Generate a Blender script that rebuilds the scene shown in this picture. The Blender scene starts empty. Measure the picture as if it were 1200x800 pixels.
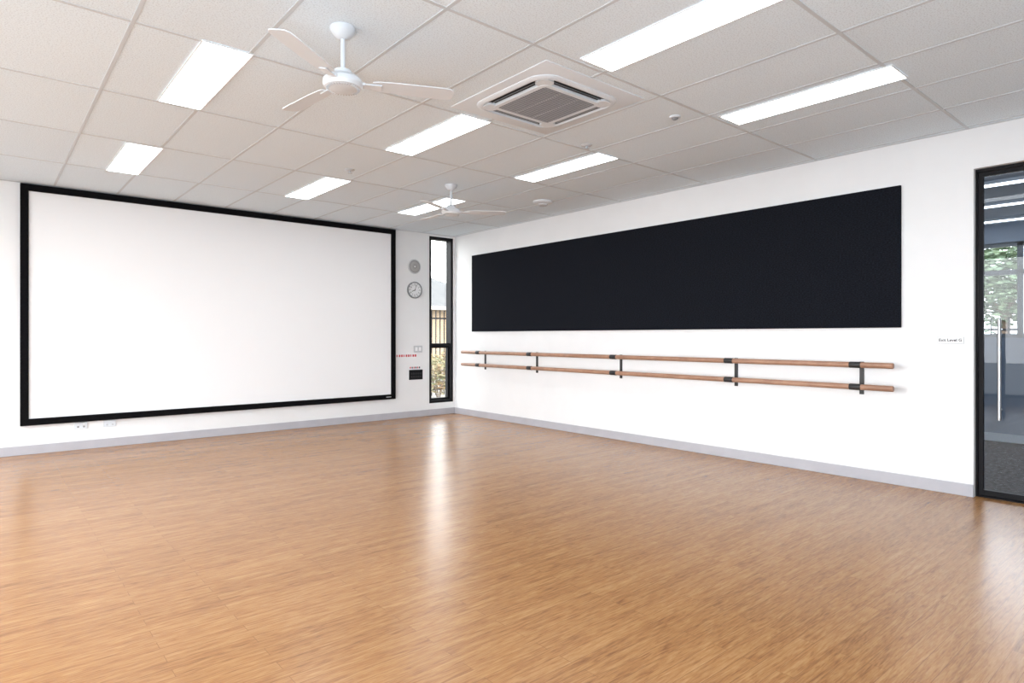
import bpy, bmesh, math, random
from mathutils import Vector, Matrix
random.seed(7)
scene = bpy.context.scene
COL = scene.collection
R = math.radians
X0, Y0, H = 6.14, 8.73, 3.0          # right wall face, screen wall face, ceiling
XL, YF = -2.3, -3.2                  # unseen left wall, wall behind the camera
CAMH = 1.306

# ------------------------------------------------------------------ materials
def mat(name, col, rough=0.5, metal=0.0, emit=None, estr=0.0, spec=0.5):
    m = bpy.data.materials.new(name); m.use_nodes = True
    b = m.node_tree.nodes['Principled BSDF']
    b.inputs['Base Color'].default_value = (*col, 1)
    b.inputs['Roughness'].default_value = rough
    b.inputs['Metallic'].default_value = metal
    b.inputs['Specular IOR Level'].default_value = spec
    if emit:
        b.inputs['Emission Color'].default_value = (*emit, 1)
        b.inputs['Emission Strength'].default_value = estr
    return m
def nd(m, t, **kw):
    n = m.node_tree.nodes.new(t)
    for k, v in kw.items(): setattr(n, k, v)
    return n
def lk(m, a, b): m.node_tree.links.new(a, b)
def noisy(name, c1, c2, scale=20, rough=0.6, bump=0.0, bscale=None, stretch=(1,1,1), metal=0.0, detail=4, spec=0.5):
    m = mat(name, c1, rough, metal, spec=spec)
    b = m.node_tree.nodes['Principled BSDF']
    tc = nd(m, 'ShaderNodeTexCoord'); mp = nd(m, 'ShaderNodeMapping'); mp.inputs['Scale'].default_value = stretch
    lk(m, tc.outputs['Object'], mp.inputs['Vector'])
    n = nd(m, 'ShaderNodeTexNoise'); n.inputs['Scale'].default_value = scale; n.inputs['Detail'].default_value = detail
    lk(m, mp.outputs['Vector'], n.inputs['Vector'])
    r = nd(m, 'ShaderNodeValToRGB')
    r.color_ramp.elements[0].position = .35; r.color_ramp.elements[1].position = .65
    r.color_ramp.elements[0].color = (*c1, 1); r.color_ramp.elements[1].color = (*c2, 1)
    lk(m, n.outputs['Fac'], r.inputs['Fac']); lk(m, r.outputs['Color'], b.inputs['Base Color'])
    if bump:
        n2 = nd(m, 'ShaderNodeTexNoise'); n2.inputs['Scale'].default_value = bscale or scale
        lk(m, mp.outputs['Vector'], n2.inputs['Vector'])
        bp = nd(m, 'ShaderNodeBump'); bp.inputs['Strength'].default_value = bump; bp.inputs['Distance'].default_value = .005
        lk(m, n2.outputs['Fac'], bp.inputs['Height']); lk(m, bp.outputs['Normal'], b.inputs['Normal'])
    return m

M = {}
M['wall'] = noisy('wall_paint', (.79,.805,.82), (.81,.825,.84), 3, .6, .02, 180)
M['base'] = noisy('baseboard_vinyl', (.43,.43,.47), (.46,.46,.50), 6, .5)
M['white'] = mat('white_plastic', (.82,.84,.86), .35)
M['acwhite'] = mat('cool_white_plastic', (.70,.75,.80), .4)
M['fanwhite'] = mat('white_enamel', (.66,.70,.74), .35)
M['bar'] = mat('ceiling_bar_paint', (.57,.62,.66), .6)
M['black'] = mat('black_aluminium', (.008,.008,.010), .55, spec=.15)
M['velvet'] = noisy('black_velvet', (.003,.003,.004), (.006,.006,.007), 60, .95, spec=.1)
M['darkhole'] = mat('dark_recess', (.015,.015,.017), .8)
M['screen'] = mat('screen_fabric', (.85,.865,.885), .8, spec=.2)
M['chrome'] = mat('brushed_steel', (.40,.41,.43), .3, 1.0)
M['grey'] = mat('grey_plastic', (.24,.255,.27), .5)
M['lgrey'] = mat('light_grey_plastic', (.52,.55,.58), .5)
M['red'] = mat('red_print', (.55,.03,.04), .5)
M['ink'] = mat('black_print', (.01,.01,.012), .6)
M['bracket'] = mat('black_powder_coat', (.012,.012,.014), .45)
M['diffuser'] = mat('light_diffuser', (.9,.9,.9), .5, emit=(.95,.98,1), estr=9.0)
M['strip'] = mat('corridor_light', (.9,.9,.9), .5, emit=(1,1,1), estr=4.5)
M['cgrey'] = mat('corridor_paint', (.32,.37,.45), .6)
M['carpet'] = noisy('dark_carpet', (.003,.003,.005), (.05,.05,.06), 26, .95, spec=.1)
M['leaf'] = noisy('leaf_green', (.05,.085,.04), (.13,.17,.09), 5, .6)
M['leaf2'] = noisy('leaf_rust', (.26,.15,.07), (.14,.17,.08), 4, .6)
M['bark'] = noisy('bark', (.10,.07,.05), (.18,.13,.09), 20, .9)
M['ground'] = noisy('ground_gravel', (.10,.09,.08), (.18,.16,.13), 8, .9)
M['roof'] = noisy('roof_tiles', (.05,.05,.052), (.08,.078,.076), 5, .8)
M['cream'] = mat('fascia_cream', (.35,.33,.30), .6)

# brick
m = mat('house_brick', (.3,.17,.1), .85); M['brick'] = m
tc = nd(m,'ShaderNodeTexCoord'); br = nd(m,'ShaderNodeTexBrick'); mp = nd(m,'ShaderNodeMapping'); mp.inputs['Rotation'].default_value=(R(90),0,0)
br.inputs['Scale'].default_value=3; br.inputs['Color1'].default_value=(.34,.24,.14,1); br.inputs['Color2'].default_value=(.30,.21,.13,1); br.inputs['Mortar'].default_value=(.34,.30,.25,1)
lk(m,tc.outputs['Object'],mp.inputs['Vector']); lk(m,mp.outputs['Vector'],br.inputs['Vector']); lk(m,br.outputs['Color'],m.node_tree.nodes['Principled BSDF'].inputs['Base Color'])

# pinboard fabric
m = mat('pinboard_fabric', (.012,.014,.02), 1.0, spec=.1); M['fabric'] = m
b = m.node_tree.nodes['Principled BSDF']
tc = nd(m,'ShaderNodeTexCoord')
n = nd(m,'ShaderNodeTexNoise'); n.inputs['Scale'].default_value=60; n.inputs['Detail'].default_value=6; n.inputs['Roughness'].default_value=.6
mp = nd(m,'ShaderNodeMapping'); mp.inputs['Scale'].default_value=(1,1,2.6); lk(m,tc.outputs['Object'],mp.inputs['Vector']); lk(m,mp.outputs['Vector'],n.inputs['Vector'])
r = nd(m,'ShaderNodeValToRGB'); r.color_ramp.elements[0].position=.40; r.color_ramp.elements[1].position=.68
r.color_ramp.elements[0].color=(.005,.0057,.0085,1); r.color_ramp.elements[1].color=(.014,.0165,.024,1)
lk(m,n.outputs['Fac'],r.inputs['Fac']); lk(m,r.outputs['Color'],b.inputs['Base Color'])

# wooden barre
M['barre'] = noisy('oiled_beech', (.31,.165,.105), (.40,.225,.145), 9, .4, stretch=(1,1,1))

# floor: narrow timber-look boards running along the screen wall (x)
m = mat('timber_floor', (.5,.28,.14), .27); M['floor'] = m
b = m.node_tree.nodes['Principled BSDF']
tc = nd(m,'ShaderNodeTexCoord')
br = nd(m,'ShaderNodeTexBrick'); br.offset=.37; br.offset_frequency=2; br.squash=1.0
br.inputs['Scale'].default_value=1; br.inputs['Brick Width'].default_value=.9; br.inputs['Row Height'].default_value=.07
br.inputs['Mortar Size'].default_value=.0012; br.inputs['Mortar Smooth'].default_value=.2; br.inputs['Bias'].default_value=0
br.inputs['Color1'].default_value=(0,0,0,1); br.inputs['Color2'].default_value=(1,1,1,1); br.inputs['Mortar'].default_value=(.5,.5,.5,1)
lk(m,tc.outputs['Object'],br.inputs['Vector'])
mp = nd(m,'ShaderNodeMapping'); mp.inputs['Scale'].default_value=(3.4,36,1); lk(m,tc.outputs['Object'],mp.inputs['Vector'])
addv = nd(m,'ShaderNodeVectorMath',operation='MULTIPLY_ADD'); lk(m,br.outputs['Color'],addv.inputs[0]); addv.inputs[1].default_value=(7,3,5); lk(m,mp.outputs['Vector'],addv.inputs[2])
g1 = nd(m,'ShaderNodeTexNoise'); g1.inputs['Scale'].default_value=1.3; g1.inputs['Detail'].default_value=8; g1.inputs['Roughness'].default_value=.68; g1.inputs['Distortion'].default_value=.9
lk(m,addv.outputs[0],g1.inputs['Vector'])
mp2 = nd(m,'ShaderNodeMapping'); mp2.inputs['Scale'].default_value=(14,160,1); lk(m,tc.outputs['Object'],mp2.inputs['Vector'])
g2 = nd(m,'ShaderNodeTexNoise'); g2.inputs['Scale'].default_value=1; g2.inputs['Detail'].default_value=4; lk(m,mp2.outputs['Vector'],g2.inputs['Vector'])
ramp = nd(m,'ShaderNodeValToRGB'); e=ramp.color_ramp.elements
e[0].position=.32; e[0].color=(.205,.086,.029,1); e[1].position=.71; e[1].color=(.49,.268,.112,1)
k = e.new(.49); k.color=(.355,.170,.061,1)
mixf = nd(m,'ShaderNodeMath',operation='MULTIPLY_ADD'); lk(m,g2.outputs['Fac'],mixf.inputs[0]); mixf.inputs[1].default_value=.42
s1 = nd(m,'ShaderNodeMath',operation='MULTIPLY_ADD'); lk(m,g1.outputs['Fac'],s1.inputs[0]); s1.inputs[1].default_value=.70; s1.inputs[2].default_value=-.105
lk(m,s1.outputs[0],mixf.inputs[2])
sep = nd(m,'ShaderNodeMath',operation='MULTIPLY_ADD'); lk(m,br.outputs['Color'],sep.inputs[0]); sep.inputs[1].default_value=.08; lk(m,mixf.outputs[0],sep.inputs[2])
lk(m,sep.outputs[0],ramp.inputs['Fac'])
mort = nd(m,'ShaderNodeMix',data_type='RGBA'); mort.inputs['B'].default_value=(.16,.072,.028,1)
mf = nd(m,'ShaderNodeMath',operation='MULTIPLY'); lk(m,br.outputs['Fac'],mf.inputs[0]); mf.inputs[1].default_value=.65
lk(m,mf.outputs[0],mort.inputs['Factor']); lk(m,ramp.outputs['Color'],mort.inputs['A']); lk(m,mort.outputs['Result'],b.inputs['Base Color'])

# ceiling tiles
GX, GXS, GY, GYS = .62, .605, 1.47, 1.205
m = mat('mineral_ceiling_tile', (.7,.7,.69), .9, spec=.1); M['ceil'] = m
b = m.node_tree.nodes['Principled BSDF']
tc = nd(m,'ShaderNodeTexCoord')
mp = nd(m,'ShaderNodeMapping'); mp.inputs['Location'].default_value=(-GX/GXS,-GY/GYS,0); mp.inputs['Scale'].default_value=(1/GXS,1/GYS,0)
lk(m,tc.outputs['Object'],mp.inputs['Vector'])
fl = nd(m,'ShaderNodeVectorMath',operation='FLOOR'); lk(m,mp.outputs['Vector'],fl.inputs[0])
wn = nd(m,'ShaderNodeTexWhiteNoise',noise_dimensions='2D'); lk(m,fl.outputs[0],wn.inputs['Vector'])
n = nd(m,'ShaderNodeTexNoise'); n.inputs['Scale'].default_value=120; n.inputs['Detail'].default_value=3; lk(m,tc.outputs['Object'],n.inputs['Vector'])
r = nd(m,'ShaderNodeValToRGB'); r.color_ramp.elements[0].position=.34; r.color_ramp.elements[1].position=.5
r.color_ramp.elements[0].color=(.62,.70,.765,1); r.color_ramp.elements[1].color=(.765,.865,.94,1)
lk(m,n.outputs['Fac'],r.inputs['Fac'])
mr = nd(m,'ShaderNodeMapRange'); lk(m,wn.outputs['Value'],mr.inputs['Value']); mr.inputs['To Min'].default_value=.97; mr.inputs['To Max'].default_value=1.02
vm = nd(m,'ShaderNodeVectorMath',operation='SCALE'); lk(m,r.outputs['Color'],vm.inputs[0]); lk(m,mr.outputs['Result'],vm.inputs['Scale'])
lk(m,vm.outputs[0],b.inputs['Base Color'])
bp = nd(m,'ShaderNodeBump'); bp.inputs['Strength'].default_value=.12; bp.inputs['Distance'].default_value=.001; lk(m,n.outputs['Fac'],bp.inputs['Height']); lk(m,bp.outputs['Normal'],b.inputs['Normal'])

# glass
def glass(name,col,base):
    m = bpy.data.materials.new(name); m.use_nodes=True
    m.node_tree.nodes.clear()
    o=nd(m,'ShaderNodeOutputMaterial'); mx=nd(m,'ShaderNodeMixShader'); t=nd(m,'ShaderNodeBsdfTransparent'); t.inputs[0].default_value=(*col,1)
    g=nd(m,'ShaderNodeBsdfGlossy'); g.inputs['Roughness'].default_value=.01; f=nd(m,'ShaderNodeLayerWeight'); f.inputs['Blend'].default_value=.5
    pw=nd(m,'ShaderNodeMath',operation='POWER'); lk(m,f.outputs['Facing'],pw.inputs[0]); pw.inputs[1].default_value=5
    ma=nd(m,'ShaderNodeMath',operation='MULTIPLY_ADD'); lk(m,pw.outputs[0],ma.inputs[0]); ma.inputs[1].default_value=.9; ma.inputs[2].default_value=base
    lk(m,ma.outputs[0],mx.inputs[0]); lk(m,t.outputs[0],mx.inputs[1]); lk(m,g.outputs[0],mx.inputs[2]); lk(m,mx.outputs[0],o.inputs[0])
    return m
M['glass']=glass('clear_glass',(.97,.985,.985),.03)
M['doorglass']=glass('door_glass',(.86,.90,.94),.02)

# ------------------------------------------------------------------ mesh helpers
class MB:
    def __init__(s): s.bm = bmesh.new()
    def box(s, x0,x1,y0,y1,z0,z1, rot=None):
        v=[Vector((x,y,z)) for z in (z0,z1) for y in (y0,y1) for x in (x0,x1)]
        if rot: v=[rot@p for p in v]
        v=[s.bm.verts.new(p) for p in v]
        for f in ((0,2,3,1),(4,5,7,6),(0,1,5,4),(2,6,7,3),(0,4,6,2),(1,3,7,5)): s.bm.faces.new([v[i] for i in f])
        return s
    def rings(s, rings, cap0=True, cap1=True):
        vs=[]
        for rg in rings: vs.append([s.bm.verts.new(p) for p in rg])
        for a,b in zip(vs,vs[1:]):
            n=len(a)
            for i in range(n): s.bm.faces.new((a[i],a[(i+1)%n],b[(i+1)%n],b[i]))
        if cap0: s.bm.faces.new(list(reversed(vs[0])))
        if cap1: s.bm.faces.new(vs[-1])
        return s
    def lathe(s, prof, seg=48, axis='z', c=(0,0,0), cap0=True, cap1=True):
        rs=[]
        for r,z in prof:
            r=max(r,1e-4); rg=[]
            for i in range(seg):
                a=2*math.pi*i/seg; p=(r*math.cos(a), r*math.sin(a), z)
                if axis=='-y': p=(p[0], -p[2], p[1])
                elif axis=='y': p=(p[0], p[2], -p[1])
                elif axis=='x': p=(p[2], p[0], p[1])
                rg.append(Vector(p)+Vector(c))
            rs.append(rg)
        return s.rings(rs,cap0,cap1)
    def tube(s, a, b, r, seg=20):
        a=Vector(a); b=Vector(b); d=(b-a); q=d.to_track_quat('Z','Y').to_matrix()
        rs=[[a+q@Vector((r*math.cos(2*math.pi*i/seg), r*math.sin(2*math.pi*i/seg), z)) for i in range(seg)] for z in (0,d.length)]
        return s.rings(rs)
    def build(s, name, m, parent=None, bevel=0, smooth=True, loc=None):
        bmesh.ops.recalc_face_normals(s.bm, faces=s.bm.faces)
        me=bpy.data.meshes.new(name); s.bm.to_mesh(me); s.bm.free(); me.materials.append(m)
        if smooth:
            me.shade_smooth(); me.set_sharp_from_angle(angle=R(35))
        o=bpy.data.objects.new(name, me); COL.objects.link(o)
        if parent: o.parent=parent
        if loc: o.location=loc
        if bevel:
            md=o.modifiers.new('bevel','BEVEL'); md.width=bevel; md.segments=2; md.limit_method='ANGLE'
        return o
def rrect(w,d,r,z,seg=8):
    pts=[]
    for cx,cy,a0 in ((w/2-r,d/2-r,0),(-w/2+r,d/2-r,90),(-w/2+r,-d/2+r,180),(w/2-r,-d/2+r,270)):
        for i in range(seg+1):
            a=R(a0+90*i/seg); pts.append(Vector((cx+r*math.cos(a), cy+r*math.sin(a), z)))
    return pts
def tag(o,label,cat,group=None):
    o['label']=label; o['category']=cat
    if group: o['group']=group
    return o
def thing(name,label,cat,loc,rotz=0,group=None):
    o=bpy.data.objects.new(name,None); COL.objects.link(o); o.location=loc; o.rotation_euler=(0,0,rotz); o.empty_display_size=.1
    return tag(o,label,cat,group)
def struct(o): o['kind']='structure'; return o
def text(name,s,size,m,parent,loc,rot=(R(90),0,0),extr=.0006,align='CENTER',bold=0):
    c=bpy.data.curves.new(name,'FONT'); c.body=s; c.size=size; c.extrude=extr; c.align_x=align; c.align_y='CENTER'; c.resolution_u=3; c.offset=bold
    t=bpy.data.objects.new(name+'_tmp',c); COL.objects.link(t)
    dg=bpy.context.evaluated_depsgraph_get(); me=bpy.data.meshes.new_from_object(t.evaluated_get(dg))
    bpy.data.objects.remove(t); me.materials.clear(); me.materials.append(m); me.name=name
    o=bpy.data.objects.new(name,me); COL.objects.link(o); o.parent=parent; o.location=loc; o.rotation_euler=rot
    return o
def copy_tree(o,parent=None):
    c=o.copy(); COL.objects.link(c); c.parent=parent
    for ch in list(o.children): copy_tree(ch,c)
    return c

# ------------------------------------------------------------------ room shell
struct(MB().box(XL-.2,X0+.2,YF-.2,Y0+.2,-.1,0).build('floor',M['floor'],smooth=False))
struct(MB().box(XL-.2,X0+.2,YF-.2,Y0+.2,H,H+.15).build('ceiling',M['ceil'],smooth=False))
WX0,WX1,WZ0,WZ1 = 5.625,6.105,.20,2.965      # narrow window beside the corner
w=MB(); w.box(XL-.2,WX0,Y0,Y0+.2,0,H); w.box(WX1,X0+.2,Y0,Y0+.2,0,H); w.box(WX0,WX1,Y0,Y0+.2,0,WZ0); w.box(WX0,WX1,Y0,Y0+.2,WZ1,H)
struct(w.build('wall_back',M['wall'],smooth=False))
DY0,DY1,DZ = .33,1.434,2.667                  # glazed door opening in right wall
w=MB(); w.box(X0,X0+.2,DY1,Y0,0,H); w.box(X0,X0+.2,YF-.2,DY0,0,H); w.box(X0,X0+.2,DY0,DY1,DZ,H)
struct(w.build('wall_right',M['wall'],smooth=False))
LY0,LY1 = .8,7.8
w=MB(); w.box(XL-.2,XL,LY1,Y0,0,H); w.box(XL-.2,XL,YF,LY0,0,H); w.box(XL-.2,XL,LY0,LY1,0,.15); w.box(XL-.2,XL,LY0,LY1,2.85,H)
struct(w.build('wall_left',M['wall'],smooth=False))
struct(MB().box(XL-.2,X0,YF-.2,YF,0,H).build('wall_front',M['wall'],smooth=False))
struct(MB().box(XL,X0,Y0-.012,Y0,0,.10).build('baseboard_back',M['base'],bevel=.002))
struct(MB().box(X0-.012,X0,DY1,Y0-.012,0,.10).build('baseboard_right',M['base'],bevel=.002))
# ceiling grid bars
w=MB()
x=GX-GXS*4
while x<X0:
    if x>XL: w.box(x-.011,x+.011,YF,Y0,H-.003,H+.002)
    x+=GXS
y=GY-GYS*3
while y<Y0:
    if y>YF: w.box(XL,X0,y-.011,y+.011,H-.0028,H+.002)
    y+=GYS
w.box(XL,X0,Y0-.022,Y0,H-.004,H+.002); w.box(X0-.022,X0,YF,Y0-.022,H-.004,H+.002)
struct(w.build('trim_1',M['bar'],smooth=False))

# narrow window
fr=struct(MB().build('window_1',M['black']))
w=MB(); d0,d1=Y0+.005,Y0+.15; t=.045
w.box(WX0,WX0+t,d0,d1,WZ0,WZ1); w.box(WX1-t,WX1,d0,d1,WZ0,WZ1); w.box(WX0+t,WX1-t,d0,d1,WZ0,WZ0+t); w.box(WX0+t,WX1-t,d0,d1,WZ1-t,WZ1)
w.box(WX0+t,WX1-t,d0+.03,d1,1.14,1.19)
w.build('window_frame',M['black'],fr,bevel=.002)
w=MB(); a0,a1=WX0+t,WX1-t
w.box(a0,a0+.03,d0+.05,d1-.02,WZ0+t,1.14); w.box(a1-.03,a1,d0+.05,d1-.02,WZ0+t,1.14); w.box(a0+.03,a1-.03,d0+.05,d1-.02,WZ0+t,WZ0+t+.03); w.box(a0+.03,a1-.03,d0+.05,d1-.02,1.11,1.14)
w.build('sash',M['black'],fr,bevel=.002)
MB().box(a0,a1,Y0+.10,Y0+.106,1.19,WZ1-t).build('pane',M['glass'],fr,smooth=False)
MB().box(a0+.03,a1-.03,Y0+.10,Y0+.106,WZ0+t+.03,1.11).build('pane',M['glass'],fr,smooth=False)
# left window wall, outside the picture, lets the daylight in
fr=struct(MB().build('window_2',M['black']))
w=MB()
for i in range(6):
    yy=LY0+.03+(LY1-LY0-.06)*i/5; w.box(XL-.12,XL-.05,yy-.03,yy+.03,.15,2.85)
w.box(XL-.12,XL-.05,LY0,LY1,.15,.2); w.box(XL-.12,XL-.05,LY0,LY1,2.8,2.85)
w.build('window_frame',M['black'],fr)

# ------------------------------------------------------------------ glazed door in right wall
dr=struct(MB().build('door_1',M['black']))
xa,xb=X0+.05,X0+.12
w=MB(); ft=.015
w.box(xa,xb,DY1-ft,DY1,0,DZ); w.box(xa,xb,DY0,DY0+ft,0,DZ); w.box(xa,xb,DY0+ft,DY1-ft,DZ-.026,DZ); w.box(xa,xb,DY0+ft,DY1-ft,0,.012)
w.build('door_frame',M['black'],dr,bevel=.002)
w=MB(); l0,l1=DY0+ft+.003,DY1-ft-.003; s=.032; lt=DZ-.030
w.box(xa+.01,xa+.045,l1-s,l1,.016,lt); w.box(xa+.01,xa+.045,l0,l0+s,.016,lt)
w.box(xa+.01,xa+.045,l0+s,l1-s,.016,.060); w.box(xa+.01,xa+.045,l0+s,l1-s,lt-s,lt)
leaf=w.build('door_leaf',M['black'],dr,bevel=.002)
MB().box(xa+.025,xa+.033,l0+s,l1-s,.060,lt-s).build('pane',M['doorglass'],dr,smooth=False)
hy=DY1-.165
w=MB(); hx=xa-.035
w.tube((hx,hy,.64),(hx,hy,1.44),.0135)
for z in (.72,1.36): w.tube((hx,hy,z),(xa+.026,hy,z),.009)
h=w.build('door_handle',M['chrome'],dr); h['label']='long vertical stainless steel pull handle'

# ------------------------------------------------------------------ corridor beyond the door
CX0,CX1,CY0,CY1,CH=X0+.2,9.65,-1.5,4.5,2.72
struct(MB().box(CX0,CX1+.15,CY0,CY1,-.1,0).build('floor.001',M['carpet'],smooth=False))
struct(MB().box(CX0,CX1+.15,CY0,CY1,CH,CH+.1).build('ceiling.001',M['cgrey'],smooth=False))
FY0,FY1,FZ0,FZ1=.3,3.3,1.29,2.47
w=MB(); w.box(CX1,CX1+.15,CY0,CY1,0,FZ0); w.box(CX1,CX1+.15,CY0,CY1,FZ1,CH); w.box(CX1,CX1+.15,CY0,FY0,FZ0,FZ1); w.box(CX1,CX1+.15,FY1,CY1,FZ0,FZ1)
struct(w.build('wall_corridor',M['cgrey'],smooth=False))
w=MB(); w.box(CX0,CX1,CY1,CY1+.1,0,CH); w.box(CX0,CX1,CY0-.1,CY0,0,CH)
struct(w.build('wall_corridor_end',M['cgrey'],smooth=False))
struct(MB().box(CX1-.012,CX1,CY0,CY1,0,.1).build('baseboard_corridor',M['white'],smooth=False))
fr=struct(MB().build('window_3',M['grey']))
w=MB()
for yy in (FY0+.03,1.03,1.79,2.55,FY1-.03): w.box(CX1+.03,CX1+.09,yy-.03,yy+.03,FZ0,FZ1)
for zz in (FZ0+.02,2.10,FZ1-.02): w.box(CX1+.03,CX1+.09,FY0,FY1,zz-.03,zz+.03)
w.build('window_frame',M['grey'],fr)
for i,xx in enumerate((7.05,8.2,9.3)):
    t=thing('ceiling_light',['nearest','middle','farthest'][i]+' strip light on the corridor ceiling seen through the glass door','ceiling light',(xx,1.6,CH),0,'strip lights in the corridor')
    MB().box(-.06,.06,-1.3,1.3,-.03,.002).build('housing',M['white'],t)
    MB().box(-.05,.05,-1.28,1.28,-.036,-.03).build('diffuser',M['strip'],t,smooth=False)

# ------------------------------------------------------------------ projection screen
SX0,SX1,SZ0,SZ1=.318,4.97,.322,2.985
cx=(SX0+SX1)/2; W=(SX1-SX0)/2; Hh=SZ1-SZ0
t=thing('projection_screen','huge white projection screen in a wide black frame on the back wall','projection screen',(cx,Y0,SZ0))
fw=.074; w=MB()
prof=[(0,0),(0,-.05),(.010,-.056),(fw-.010,-.056),(fw,-.045),(fw,-.02)]   # (inset,y)
rs=[]
for ins,yy in prof: rs.append([Vector((-W+ins,yy,ins)),Vector((W-ins,yy,ins)),Vector((W-ins,yy,Hh-ins)),Vector((-W+ins,yy,Hh-ins))])
w.rings(rs,False,False).build('frame',M['velvet'],t,smooth=False)
MB().box(-W+fw-.01,W-fw+.01,-.03,-.012,fw-.01,Hh-fw+.01).build('screen_surface',M['screen'],t,smooth=False)
o=MB().box(W-.17,W-.085,-.0585,-.055,.032,.043).build('badge',M['lgrey'],t,smooth=False); o['label']='small pale maker badge'

# ------------------------------------------------------------------ black pinboard
tag(MB().box(X0-.024,X0-.0008,1.955,8.22,1.384,2.628).build('pinboard',M['fabric'],bevel=.004),'long black fabric pinboard above the ballet barres','pinboard')

# ------------------------------------------------------------------ ballet barres
BY0,BY1=1.968,8.32; off=.15; ZU,ZL=1.050,.852
t=thing('ballet_barre','two-tier wooden ballet barre on black wall brackets below the pinboard','ballet barre',(X0,BY0,0))
r=.0255
for z,nm in ((ZU,'upper'),(ZL,'lower')):
    L=BY1-BY0
    prof=[(.001,0),(r-.006,.0),(r-.0015,.0025),(r,.008),(r,L-.008),(r-.0015,L-.0025),(r-.006,L),(.001,L)]
    w=MB(); w.lathe(prof,24,'y',(-off,0,z)); o=w.build('rail',M['barre'],t); o['label']=nm+' round wooden rail'
for y in (2.278,3.525,5.10,6.66,7.88):
    yy=y-BY0
    w=MB(); w.box(-.010,0.001,-.019,.019,ZL-.075,ZU+.025)
    for z in (ZU,ZL):
        w.box(-off,-.006,-.007,.007,z-.012,z+.006)
        w.box(-.060,-.006,-.005,.005,z-.024,z-.011)
    b_=w.build('bracket',M['bracket'],t,bevel=.002,loc=(0,yy,0))
    for z in (ZU,ZL):
        w=MB(); rs=r+.003
        w.lathe([(r-.002,-.048),(rs-.001,-.048),(rs,-.046),(rs,.046),(rs-.001,.048),(r-.002,.048)],24,'y',(-off,0,z)); w.build('sleeve',M['bracket'],b_)

# ------------------------------------------------------------------ exit sign plate
t=thing('sign','small white wall sign with dark lettering beside the glass door','sign',(X0,1.593,1.274),-math.pi/2)
MB().box(-.094,.094,-.006,-.0005,-.028,.028).build('edge',M['lgrey'],t,bevel=.001)  # grey border paints in the shadow around the plate's edge
MB().box(-.0915,.0915,-.0075,-.005,-.0255,.0255).build('plate',M['white'],t,bevel=.001)
text('lettering','Exit Level G',.033,M['ink'],t,(0,-.0085,0),bold=.0006)

# ------------------------------------------------------------------ clock and round speaker
t=thing('wall_clock','round white wall clock with grey rim beside the screen','clock',(5.335,Y0,2.055))
w=MB(); w.lathe([(.133,-.001),(.135,.03),(.131,.037),(.121,.037),(.119,.022)],48,'-y',cap1=False).build('rim',M['grey'],t)
MB().lathe([(.12,.018),(.12,.021)],48,'-y').build('face',M['white'],t)
w=MB()
for i in range(60):
    a=R(6*i); mtx=Matrix.Rotation(a,3,'Y'); big=i%5==0
    w.box(-.0035 if big else -.001,.0035 if big else .001,-.023,-.0212,.102 if big else .108,.114,rot=mtx)
w.build('minute_track',M['ink'],t,smooth=False)
for i in range(1,13):
    a=R(30*i); text('numeral',str(i),.034,M['ink'],t,(.083*math.sin(a),-.0215,.083*math.cos(a)))
MB().box(-.0045,.0045,-.0255,-.024,-.015,.058,rot=Matrix.Rotation(R(245),3,'Y')).build('hour_hand',M['ink'],t,smooth=False)
MB().box(-.003,.003,-.028,-.0265,-.02,.092,rot=Matrix.Rotation(R(18),3,'Y')).build('minute_hand',M['ink'],t,smooth=False)
MB().lathe([(.006,.02),(.006,.030)],16,'-y').build('hub',M['ink'],t)
t=thing('wall_speaker','round grey grille speaker on the wall above the clock','speaker',(5.335,Y0,2.435))
MB().lathe([(.118,-.001),(.118,.012),(.112,.018),(.104,.018)],48,'-y').build('rim',M['lgrey'],t)
m=mat('perforated_grey',(.4,.4,.4),.6); b=m.node_tree.nodes['Principled BSDF']; tc=nd(m,'ShaderNodeTexCoord'); v=nd(m,'ShaderNodeTexVoronoi'); v.inputs['Scale'].default_value=110; v.inputs['Randomness'].default_value=0
r_=nd(m,'ShaderNodeValToRGB'); r_.color_ramp.elements[0].position=.3; r_.color_ramp.elements[1].position=.42; r_.color_ramp.elements[0].color=(.1,.1,.1,1); r_.color_ramp.elements[1].color=(.40,.40,.40,1)
lk(m,tc.outputs['Object'],v.inputs['Vector']); lk(m,v.outputs['Distance'],r_.inputs['Fac']); lk(m,r_.outputs['Color'],b.inputs['Base Color'])
MB().lathe([(.104,.015),(.100,.019),(.05,.024),(.001,.026)],48,'-y').build('grille',m,t)
MB().lathe([(.014,.022),(.014,.028),(.010,.030)],20,'-y').build('centre_cap',M['white'],t)

# ------------------------------------------------------------------ small plates beside the screen
t=thing('control_panel','black wall control panel beneath the red labels beside the screen','control panel',(5.365,Y0,.685))
MB().box(-.125,.125,-.014,.001,-.08,.08).build('plate',M['black'],t,bevel=.003)
for i in range(5):
    for j in range(2): MB().box(-.1+i*.042,-.07+i*.042,-.017,-.013,-.045+j*.05,-.02+j*.05).build('button',M['darkhole'],t,bevel=.001)
t=thing('label_strip','narrow label with tiny black and red print just above the black control panel','label',(5.355,Y0,.80))
MB().box(-.11,.11,-.002,.001,-.022,.022).build('backing',M['white'],t,smooth=False)
for i in range(6):
    MB().box(-.10+i*.034,-.080+i*.034,-.0032,-.0018,-.014,.014).build('print',M['ink'] if i%2 else M['red'],t,smooth=False)
t=thing('label_strip','red and white warning label strip at the right edge of the screen','label',(5.20,Y0,.995))
MB().box(-.20,.20,-.002,.001,-.028,.028).build('backing',M['white'],t,smooth=False)
for i in range(9): MB().box(-.190+i*.042,-.190+i*.042+(.028 if i%3 else .018),-.0032,-.0018,-.018,.018).build('print',M['red'],t,smooth=False)
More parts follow.
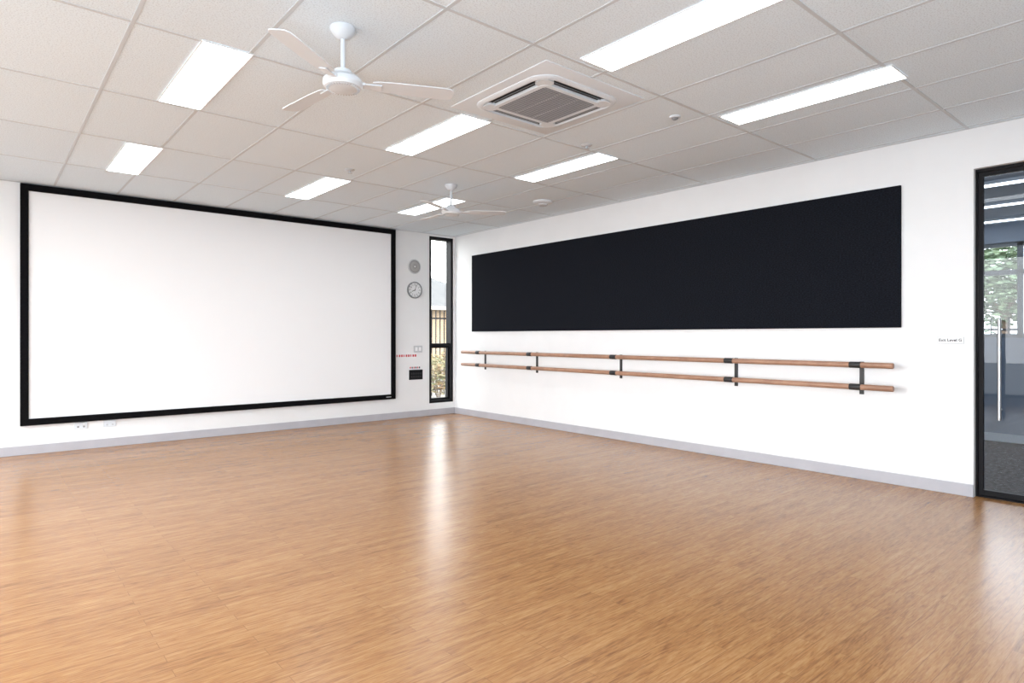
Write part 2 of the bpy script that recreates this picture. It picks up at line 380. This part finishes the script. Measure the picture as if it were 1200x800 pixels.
t=thing('wall_switch','pale switch plate between the clock and the black control panel','switch',(5.405,Y0,1.10))
MB().box(-.08,.08,-.010,.001,-.055,.055).build('plate',M['lgrey'],t,bevel=.003)
MB().box(-.055,-.012,-.015,-.008,-.03,.03).build('rocker',M['white'],t,bevel=.002); MB().box(.012,.055,-.015,-.008,-.03,.03).build('rocker',M['white'],t,bevel=.002)
for i,(xx,lab) in enumerate(((.872,'white double power outlet under the screen, nearer its left corner'),(1.155,'white data outlet plate under the screen, second from its left corner'))):
    t=thing('power_outlet' if i==0 else 'data_outlet',lab,'outlet',(xx,Y0,.275))
    MB().box(-.060,.060,-.012,.001,-.038,.038).build('plate',M['acwhite'],t,bevel=.003)
    for sx in (-.028,.028):
        MB().box(sx-.010,sx+.010,-.014,-.011,-.022,-.004).build('socket',M['grey'] if i==0 else M['lgrey'],t)
        if i==0: MB().box(sx-.006,sx+.006,-.015,-.011,.010,.022).build('rocker',M['white'],t)

# ------------------------------------------------------------------ ceiling lights
LW,LL=.288,1.195
def make_light(): 
    t=thing('ceiling_light','','ceiling light',(0,0,0))
    a,b_=LW/2,LL/2; w=MB(); f_=.008
    w.box(-a,-a+f_,-b_,b_,-.007,.001); w.box(a-f_,a,-b_,b_,-.007,.001); w.box(-a+f_,a-f_,-b_,-b_+f_,-.007,.001); w.box(-a+f_,a-f_,b_-f_,b_,-.007,.001)
    w.build('frame',M['white'],t,smooth=False)
    MB().box(-a+f_,a-f_,-b_+f_,b_-f_,-.005,.001).build('diffuser',M['diffuser'],t,smooth=False)
    return t
rows=[2.025,4.45,6.90]; cols=[1.10,2.918,4.46]
LAB={(0,1):'bright ceiling light panel left of the nearer ceiling fan',
(0,2):'bright ceiling light panel above the left half of the projection screen',
(1,0):'large ceiling light panel running off the top edge beside the air conditioner',
(1,1):'ceiling light panel right of the nearer fan, between it and the farther fan',
(1,2):'ceiling light panel above the right half of the projection screen',
(2,0):'long ceiling light panel nearest the right wall, above the pinboard',
(2,1):'ceiling light panel between the air conditioner and the round ceiling detector',
(2,2):'farthest ceiling light panel, behind the farther ceiling fan'}
proto=None
for (c,r_i),lab in LAB.items():
    if proto is None: o=proto=make_light()
    else: o=copy_tree(proto)
    o.location=(cols[c],rows[r_i],H-.0025); tag(o,lab,'ceiling light','recessed ceiling light panels')

# ------------------------------------------------------------------ ceiling fans
def make_fan():
    t=thing('ceiling_fan','','ceiling fan',(0,0,0))
    MB().lathe([(.068,.001),(.068,-.012),(.060,-.030),(.040,-.052),(.022,-.062),(.0125,-.064)],40).build('canopy',M['fanwhite'],t)
    MB().lathe([(.0125,-.05),(.0125,-.25)],24).build('rod',M['fanwhite'],t)
    w=MB(); w.lathe([(.020,-.222),(.030,-.228),(.048,-.236),(.054,-.258),(.090,-.272),(.105,-.288),(.108,-.312),(.098,-.330),(.062,-.341),(.001,-.343)],48).build('motor_housing',M['fanwhite'],t)
    w=MB()
    for i in range(36):
        w.box(-.002,.002,.072,.090,-.3385,-.3325,rot=Matrix.Rotation(R(10*i),3,'Z'))
    o=w.build('vent_ring',M['lgrey'],t,smooth=False); o['label']='ring of grey vent slots'
    for k in range(3):
        A=Matrix.Rotation(R(-26+120*k),4,'Z')
        e=MB()
        L0,L1=.16,.615
        pts=[(L0,.040),(L0+.03,.050),(L0+.12,.058),(L1-.10,.062),(L1-.03,.060),(L1-.008,.048),(L1,.030)]
        outline=pts+[(x_,-y_*.95) for x_,y_ in reversed(pts)]
        P=Matrix.Rotation(R(-9),3,'X')
        rs=[[P@Vector((x_,y_,z_)) for x_,y_ in outline] for z_ in (-.003,.003)]
        e.rings(rs); bl=e.build('blade',M['fanwhite'],t,bevel=.0015)
        bl.matrix_local=A@Matrix.Translation((0,0,-.300))
        a=MB(); a.box(.090,.21,-.022,.022,-.010,-.003,rot=P); a.box(.090,.118,-.026,.026,-.012,.004)
        a.build('blade_arm',M['fanwhite'],bl,bevel=.002)
    return t
f1=make_fan(); f1.location=(1.512,3.215,H); f1.rotation_euler=(0,0,R(2)); tag(f1,'nearer white three-blade ceiling fan, left of the air conditioner','ceiling fan','white ceiling fans')
f2=copy_tree(f1); f2.location=(4.0,5.76,H); f2.rotation_euler=(0,0,R(-6)); tag(f2,'farther white three-blade ceiling fan, near the corner window','ceiling fan','white ceiling fans')

# ------------------------------------------------------------------ ceiling cassette air conditioner
t=thing('air_conditioner','white square ceiling cassette air conditioner with grey central grille','air conditioner',(3.115,3.285,H))
MB().rings([rrect(.965,1.02,.006,.001),rrect(.965,1.02,.006,-.005),rrect(.959,1.014,.006,-.0065)]).build('trim_panel',M['acwhite'],t)
F=.80
rs=[rrect(F,F,.15,-.006),rrect(F,F,.15,-.012),rrect(F-.03,F-.03,.14,-.022),rrect(F-.06,F-.06,.13,-.025),rrect(F-.075,F-.075,.12,-.024),rrect(F-.085,F-.085,.11,-.0095)]
MB().rings(rs,False,False).build('fascia',M['acwhite'],t)
MB().rings([rrect(F-.08,F-.08,.11,-.0070),rrect(F-.08,F-.08,.11,-.0098)]).build('recess',M['darkhole'],t)
w=MB(); w.rings([rrect(.575,.575,.06,-.0095),rrect(.575,.575,.06,-.025),rrect(.565,.565,.055,-.029),rrect(.50,.50,.02,-.029),rrect(.50,.50,.02,-.023)])
w.build('centre_panel',M['acwhite'],t)
for sx in (-1,1):
    for sy in (-1,1):
        MB().rings([[Vector((p.x+.285*sx,p.y+.285*sy,p.z)) for p in rrect(.115,.115,.045,z)] for z in (-.0095,-.026)]).build('corner_cover',M['acwhite'],t)
for k in range(4):
    q=Matrix.Rotation(R(90*k),3,'Z')
    pts=[Vector((x_,y_,z_)) for x_ in (-.225,.225) for y_,z_ in ((.316,-.013),(.325,-.022),(.327,-.020),(.318,-.011))]
    MB().rings([[q@p for p in pts[:4]],[q@p for p in pts[4:]]]).build('louver',M['grey'],t)
g=MB().box(-.25,.25,-.25,.25,-.0275,-.0245).build('grille',mat('dark_grille',(.13,.135,.14),.6),t)
w=MB()
for i in range(22):
    y_=-.236+i*.02248; w.box(-.245,.245,y_-.0062,y_+.0062,-.0305,-.028)
for x_ in (-.083,.083): w.box(x_-.005,x_+.005,-.245,.245,-.0312,-.028)
w.build('slat_panel',mat('grille_slat_grey',(.36,.38,.41),.5),g,smooth=False)

# ------------------------------------------------------------------ small ceiling devices
t=thing('smoke_detector','round white detector on the ceiling near the top left end of the pinboard','detector',(5.37,5.72,H))
MB().lathe([(.125,.001),(.125,-.018),(.105,-.032),(.060,-.036)],40).build('base',M['acwhite'],t)
MB().lathe([(.062,-.030),(.060,-.048),(.048,-.056),(.001,-.058)],40).build('sensor_head',M['lgrey'],t)
for loc,lab in (((2.85,5.90,H),'small white ceiling sprinkler between the nearer fan and the screen'),((4.08,3.78,H),'small round ceiling sprinkler just beyond the air conditioner'),):
    t=thing('sprinkler',lab,'sprinkler',loc,0,'ceiling sprinklers')
    MB().lathe([(.048,.001),(.048,-.004),(.030,-.012),(.022,-.014)],32).build('rose',M['lgrey'],t)
    MB().lathe([(.010,-.008),(.010,-.032),(.022,-.034),(.022,-.037)],24).build('deflector',M['lgrey'],t)
t=thing('motion_sensor','small dome sensor on the ceiling right of the air conditioner','sensor',(4.07,2.85,H))
MB().lathe([(.042,.001),(.042,-.008),(.038,-.012)],32).build('base',M['acwhite'],t)
MB().lathe([(.026,-.010),(.025,-.018),(.016,-.026),(.001,-.029)],32).build('lens',M['grey'],t)

# ------------------------------------------------------------------ outdoors
struct(MB().box(-30,60,-30,60,-.30,-.15).build('ground',M['ground'],smooth=False))
def fence(p0,p1,zt,label,n):
    p0=Vector(p0); p1=Vector(p1); L=(p1-p0).length; a=math.atan2(p1.y-p0.y,p1.x-p0.x)
    t=thing('picket_fence',label,'fence',(p0.x,p0.y,-.15),a)
    hgt=zt+.15
    for z in (.15,hgt-.2): MB().box(0,L,-.015,.015,z-.02,z+.02).build('rail',M['black'],t)
    for i in range(n):
        x=L*(i+.5)/n; MB().box(x-.010,x+.010,-.010,.010,.0,hgt).build('picket',M['black'],t,smooth=False)
fence((7.4,13),(10.6,13),1.95,'black metal picket fence outside the narrow corner window',26)
fence((13,5.2),(13,1.2),1.62,'black metal picket fence seen through the glass door',34)
def foliage(name,cx,cy,cz,rx,rz,n,m,parent=None,size=.06):
    w=MB()
    for i in range(n):
        v=Vector((random.gauss(0,1),random.gauss(0,1),random.gauss(0,1))).normalized()*(random.random()**.4)
        c=Vector((cx+v.x*rx,cy+v.y*rx,cz+v.z*rz)); q=Matrix.Rotation(random.random()*6.28,3,'Z')@Matrix.Rotation(random.random()*6.28,3,'X')
        s=size*(.6+random.random()*.8)
        vs=[w.bm.verts.new(c+q@Vector(p)) for p in ((-s,0,0),(0,-s*.4,0),(s,0,0),(0,s*.4,0))]; w.bm.faces.new(vs)
    return w.build(name,m,parent,smooth=False)
def shrub(x,y,rx,hh,m,label,n=900,size=.05):
    t=thing('shrub',label,'shrub',(x,y,-.15))
    foliage('foliage',0,0,hh*.55,rx,hh*.45,n,m,t,size)
    w=MB()
    for i in range(5):
        a=i*1.257; w.tube((0.02*math.cos(a),.02*math.sin(a),0),(rx*.5*math.cos(a),rx*.5*math.sin(a),hh*.6),.012,8)
    w.build('stem',M['bark'],t)
shrub(8.05,12.1,.38,1.1,M['leaf2'],'rusty leaved shrub in front of the fence outside the corner window')
shrub(8.75,15.0,.5,1.5,M['leaf'],'green shrub behind the fence outside the corner window')
shrub(11.2,2.45,.18,1.75,M['leaf'],'small upright shrub in front of the fence beyond the glass door',500,.035)
def tree(x,y,hh,rx,label,base=-.15):
    t=thing('tree',label,'tree',(x,y,base))
    w=MB(); w.tube((0,0,0),(0,0,hh*.55),.14,12)
    for i in range(5):
        a=i*1.257; w.tube((0,0,hh*.4),(rx*.55*math.cos(a),rx*.55*math.sin(a),hh*.75),.06,8)
    w.build('trunk',M['bark'],t); foliage('foliage',0,0,hh*.68,rx,hh*.33,6500,M['leaf'],t,.12)
tree(26,5.2,5.0,2.3,'leafy tree outside the corridor window seen through the glass door')
# brick house far outside the corner window
t=thing('house','pale orange brick house with grey tiled roof beyond the fence','house',(15.2,23,-.15))
MB().box(-3.5,4,0,5,0,2.75).build('wall',M['brick'],t,smooth=False)
w=MB(); w.rings([[Vector(p) for p in ((-4,-.5,2.7),(4.5,-.5,2.7),(4.5,5.5,2.7),(-4,5.5,2.7))],[Vector(p) for p in ((.4,2.4,4.3),(1.2,2.4,4.3),(1.2,2.6,4.3),(.4,2.6,4.3))]])
w.build('roof',M['roof'],t,smooth=False)
MB().box(-4,4.5,-.55,-.48,2.6,2.75).build('gutter',M['cream'],t,smooth=False)
o=MB().box(-1.6,-.4,-.03,.02,1.0,2.1).build('window',M['cream'],t,smooth=False); MB().box(-1.5,-.5,-.04,-.03,1.1,2.0).build('pane',M['black'],o,smooth=False)

# ------------------------------------------------------------------ light
wd=bpy.data.worlds.new('sky'); scene.world=wd; wd.use_nodes=True
nt=wd.node_tree; bg=nt.nodes['Background']
tc=nt.nodes.new('ShaderNodeTexCoord'); sp=nt.nodes.new('ShaderNodeSeparateXYZ'); rp=nt.nodes.new('ShaderNodeValToRGB')
nt.links.new(tc.outputs['Generated'],sp.inputs[0]); nt.links.new(sp.outputs['Z'],rp.inputs['Fac']); nt.links.new(rp.outputs['Color'],bg.inputs['Color'])
rp.color_ramp.elements[0].color=(1,.99,.98,1); rp.color_ramp.elements[1].color=(.88,.94,1,1); bg.inputs['Strength'].default_value=9.0
def area(name,loc,rot,sx,sy,p,col=(1,1,1)):
    l=bpy.data.lights.new(name,'AREA'); l.shape='RECTANGLE'; l.size=sx; l.size_y=sy; l.energy=p; l.color=col
    o=bpy.data.objects.new(name,l); COL.objects.link(o); o.location=loc; o.rotation_euler=rot; return o
area('daylight_left',(XL-.16,(LY0+LY1)/2,1.5),(0,R(-90),0),2.7,7.0,86,(.91,.96,1))
for x in (1.07,2.9,4.46): area('ceiling_lamp',(x,-.4,H-.02),(0,0,0),.28,1.19,8,(.92,.97,1))
area('ceiling_lamp',(1.10,2.035,H-.02),(0,0,0),.28,1.19,7,(.92,.97,1))
# added fill lamp behind the camera, aimed up to lift and cool the ceiling
fl_=area('added_ceiling_fill',(-.9,-1.3,.8),(0,0,0),1.6,1.6,195,(.76,.885,1))
fl_.rotation_euler=Vector((.42,.62,1.0)).to_track_quat('-Z','Y').to_euler()

# ------------------------------------------------------------------ camera
cam=bpy.data.cameras.new('camera'); co=bpy.data.objects.new('camera',cam); COL.objects.link(co)
co.location=(0,0,CAMH); co.rotation_euler=(R(90),0,R(-40.35)); cam.sensor_width=36; cam.lens=731/1200*36; cam.shift_y=-6/1200; cam.clip_start=.05; cam.clip_end=300
scene.camera=co
scene.view_settings.view_transform='Standard'; scene.view_settings.look='None'; scene.view_settings.exposure=0
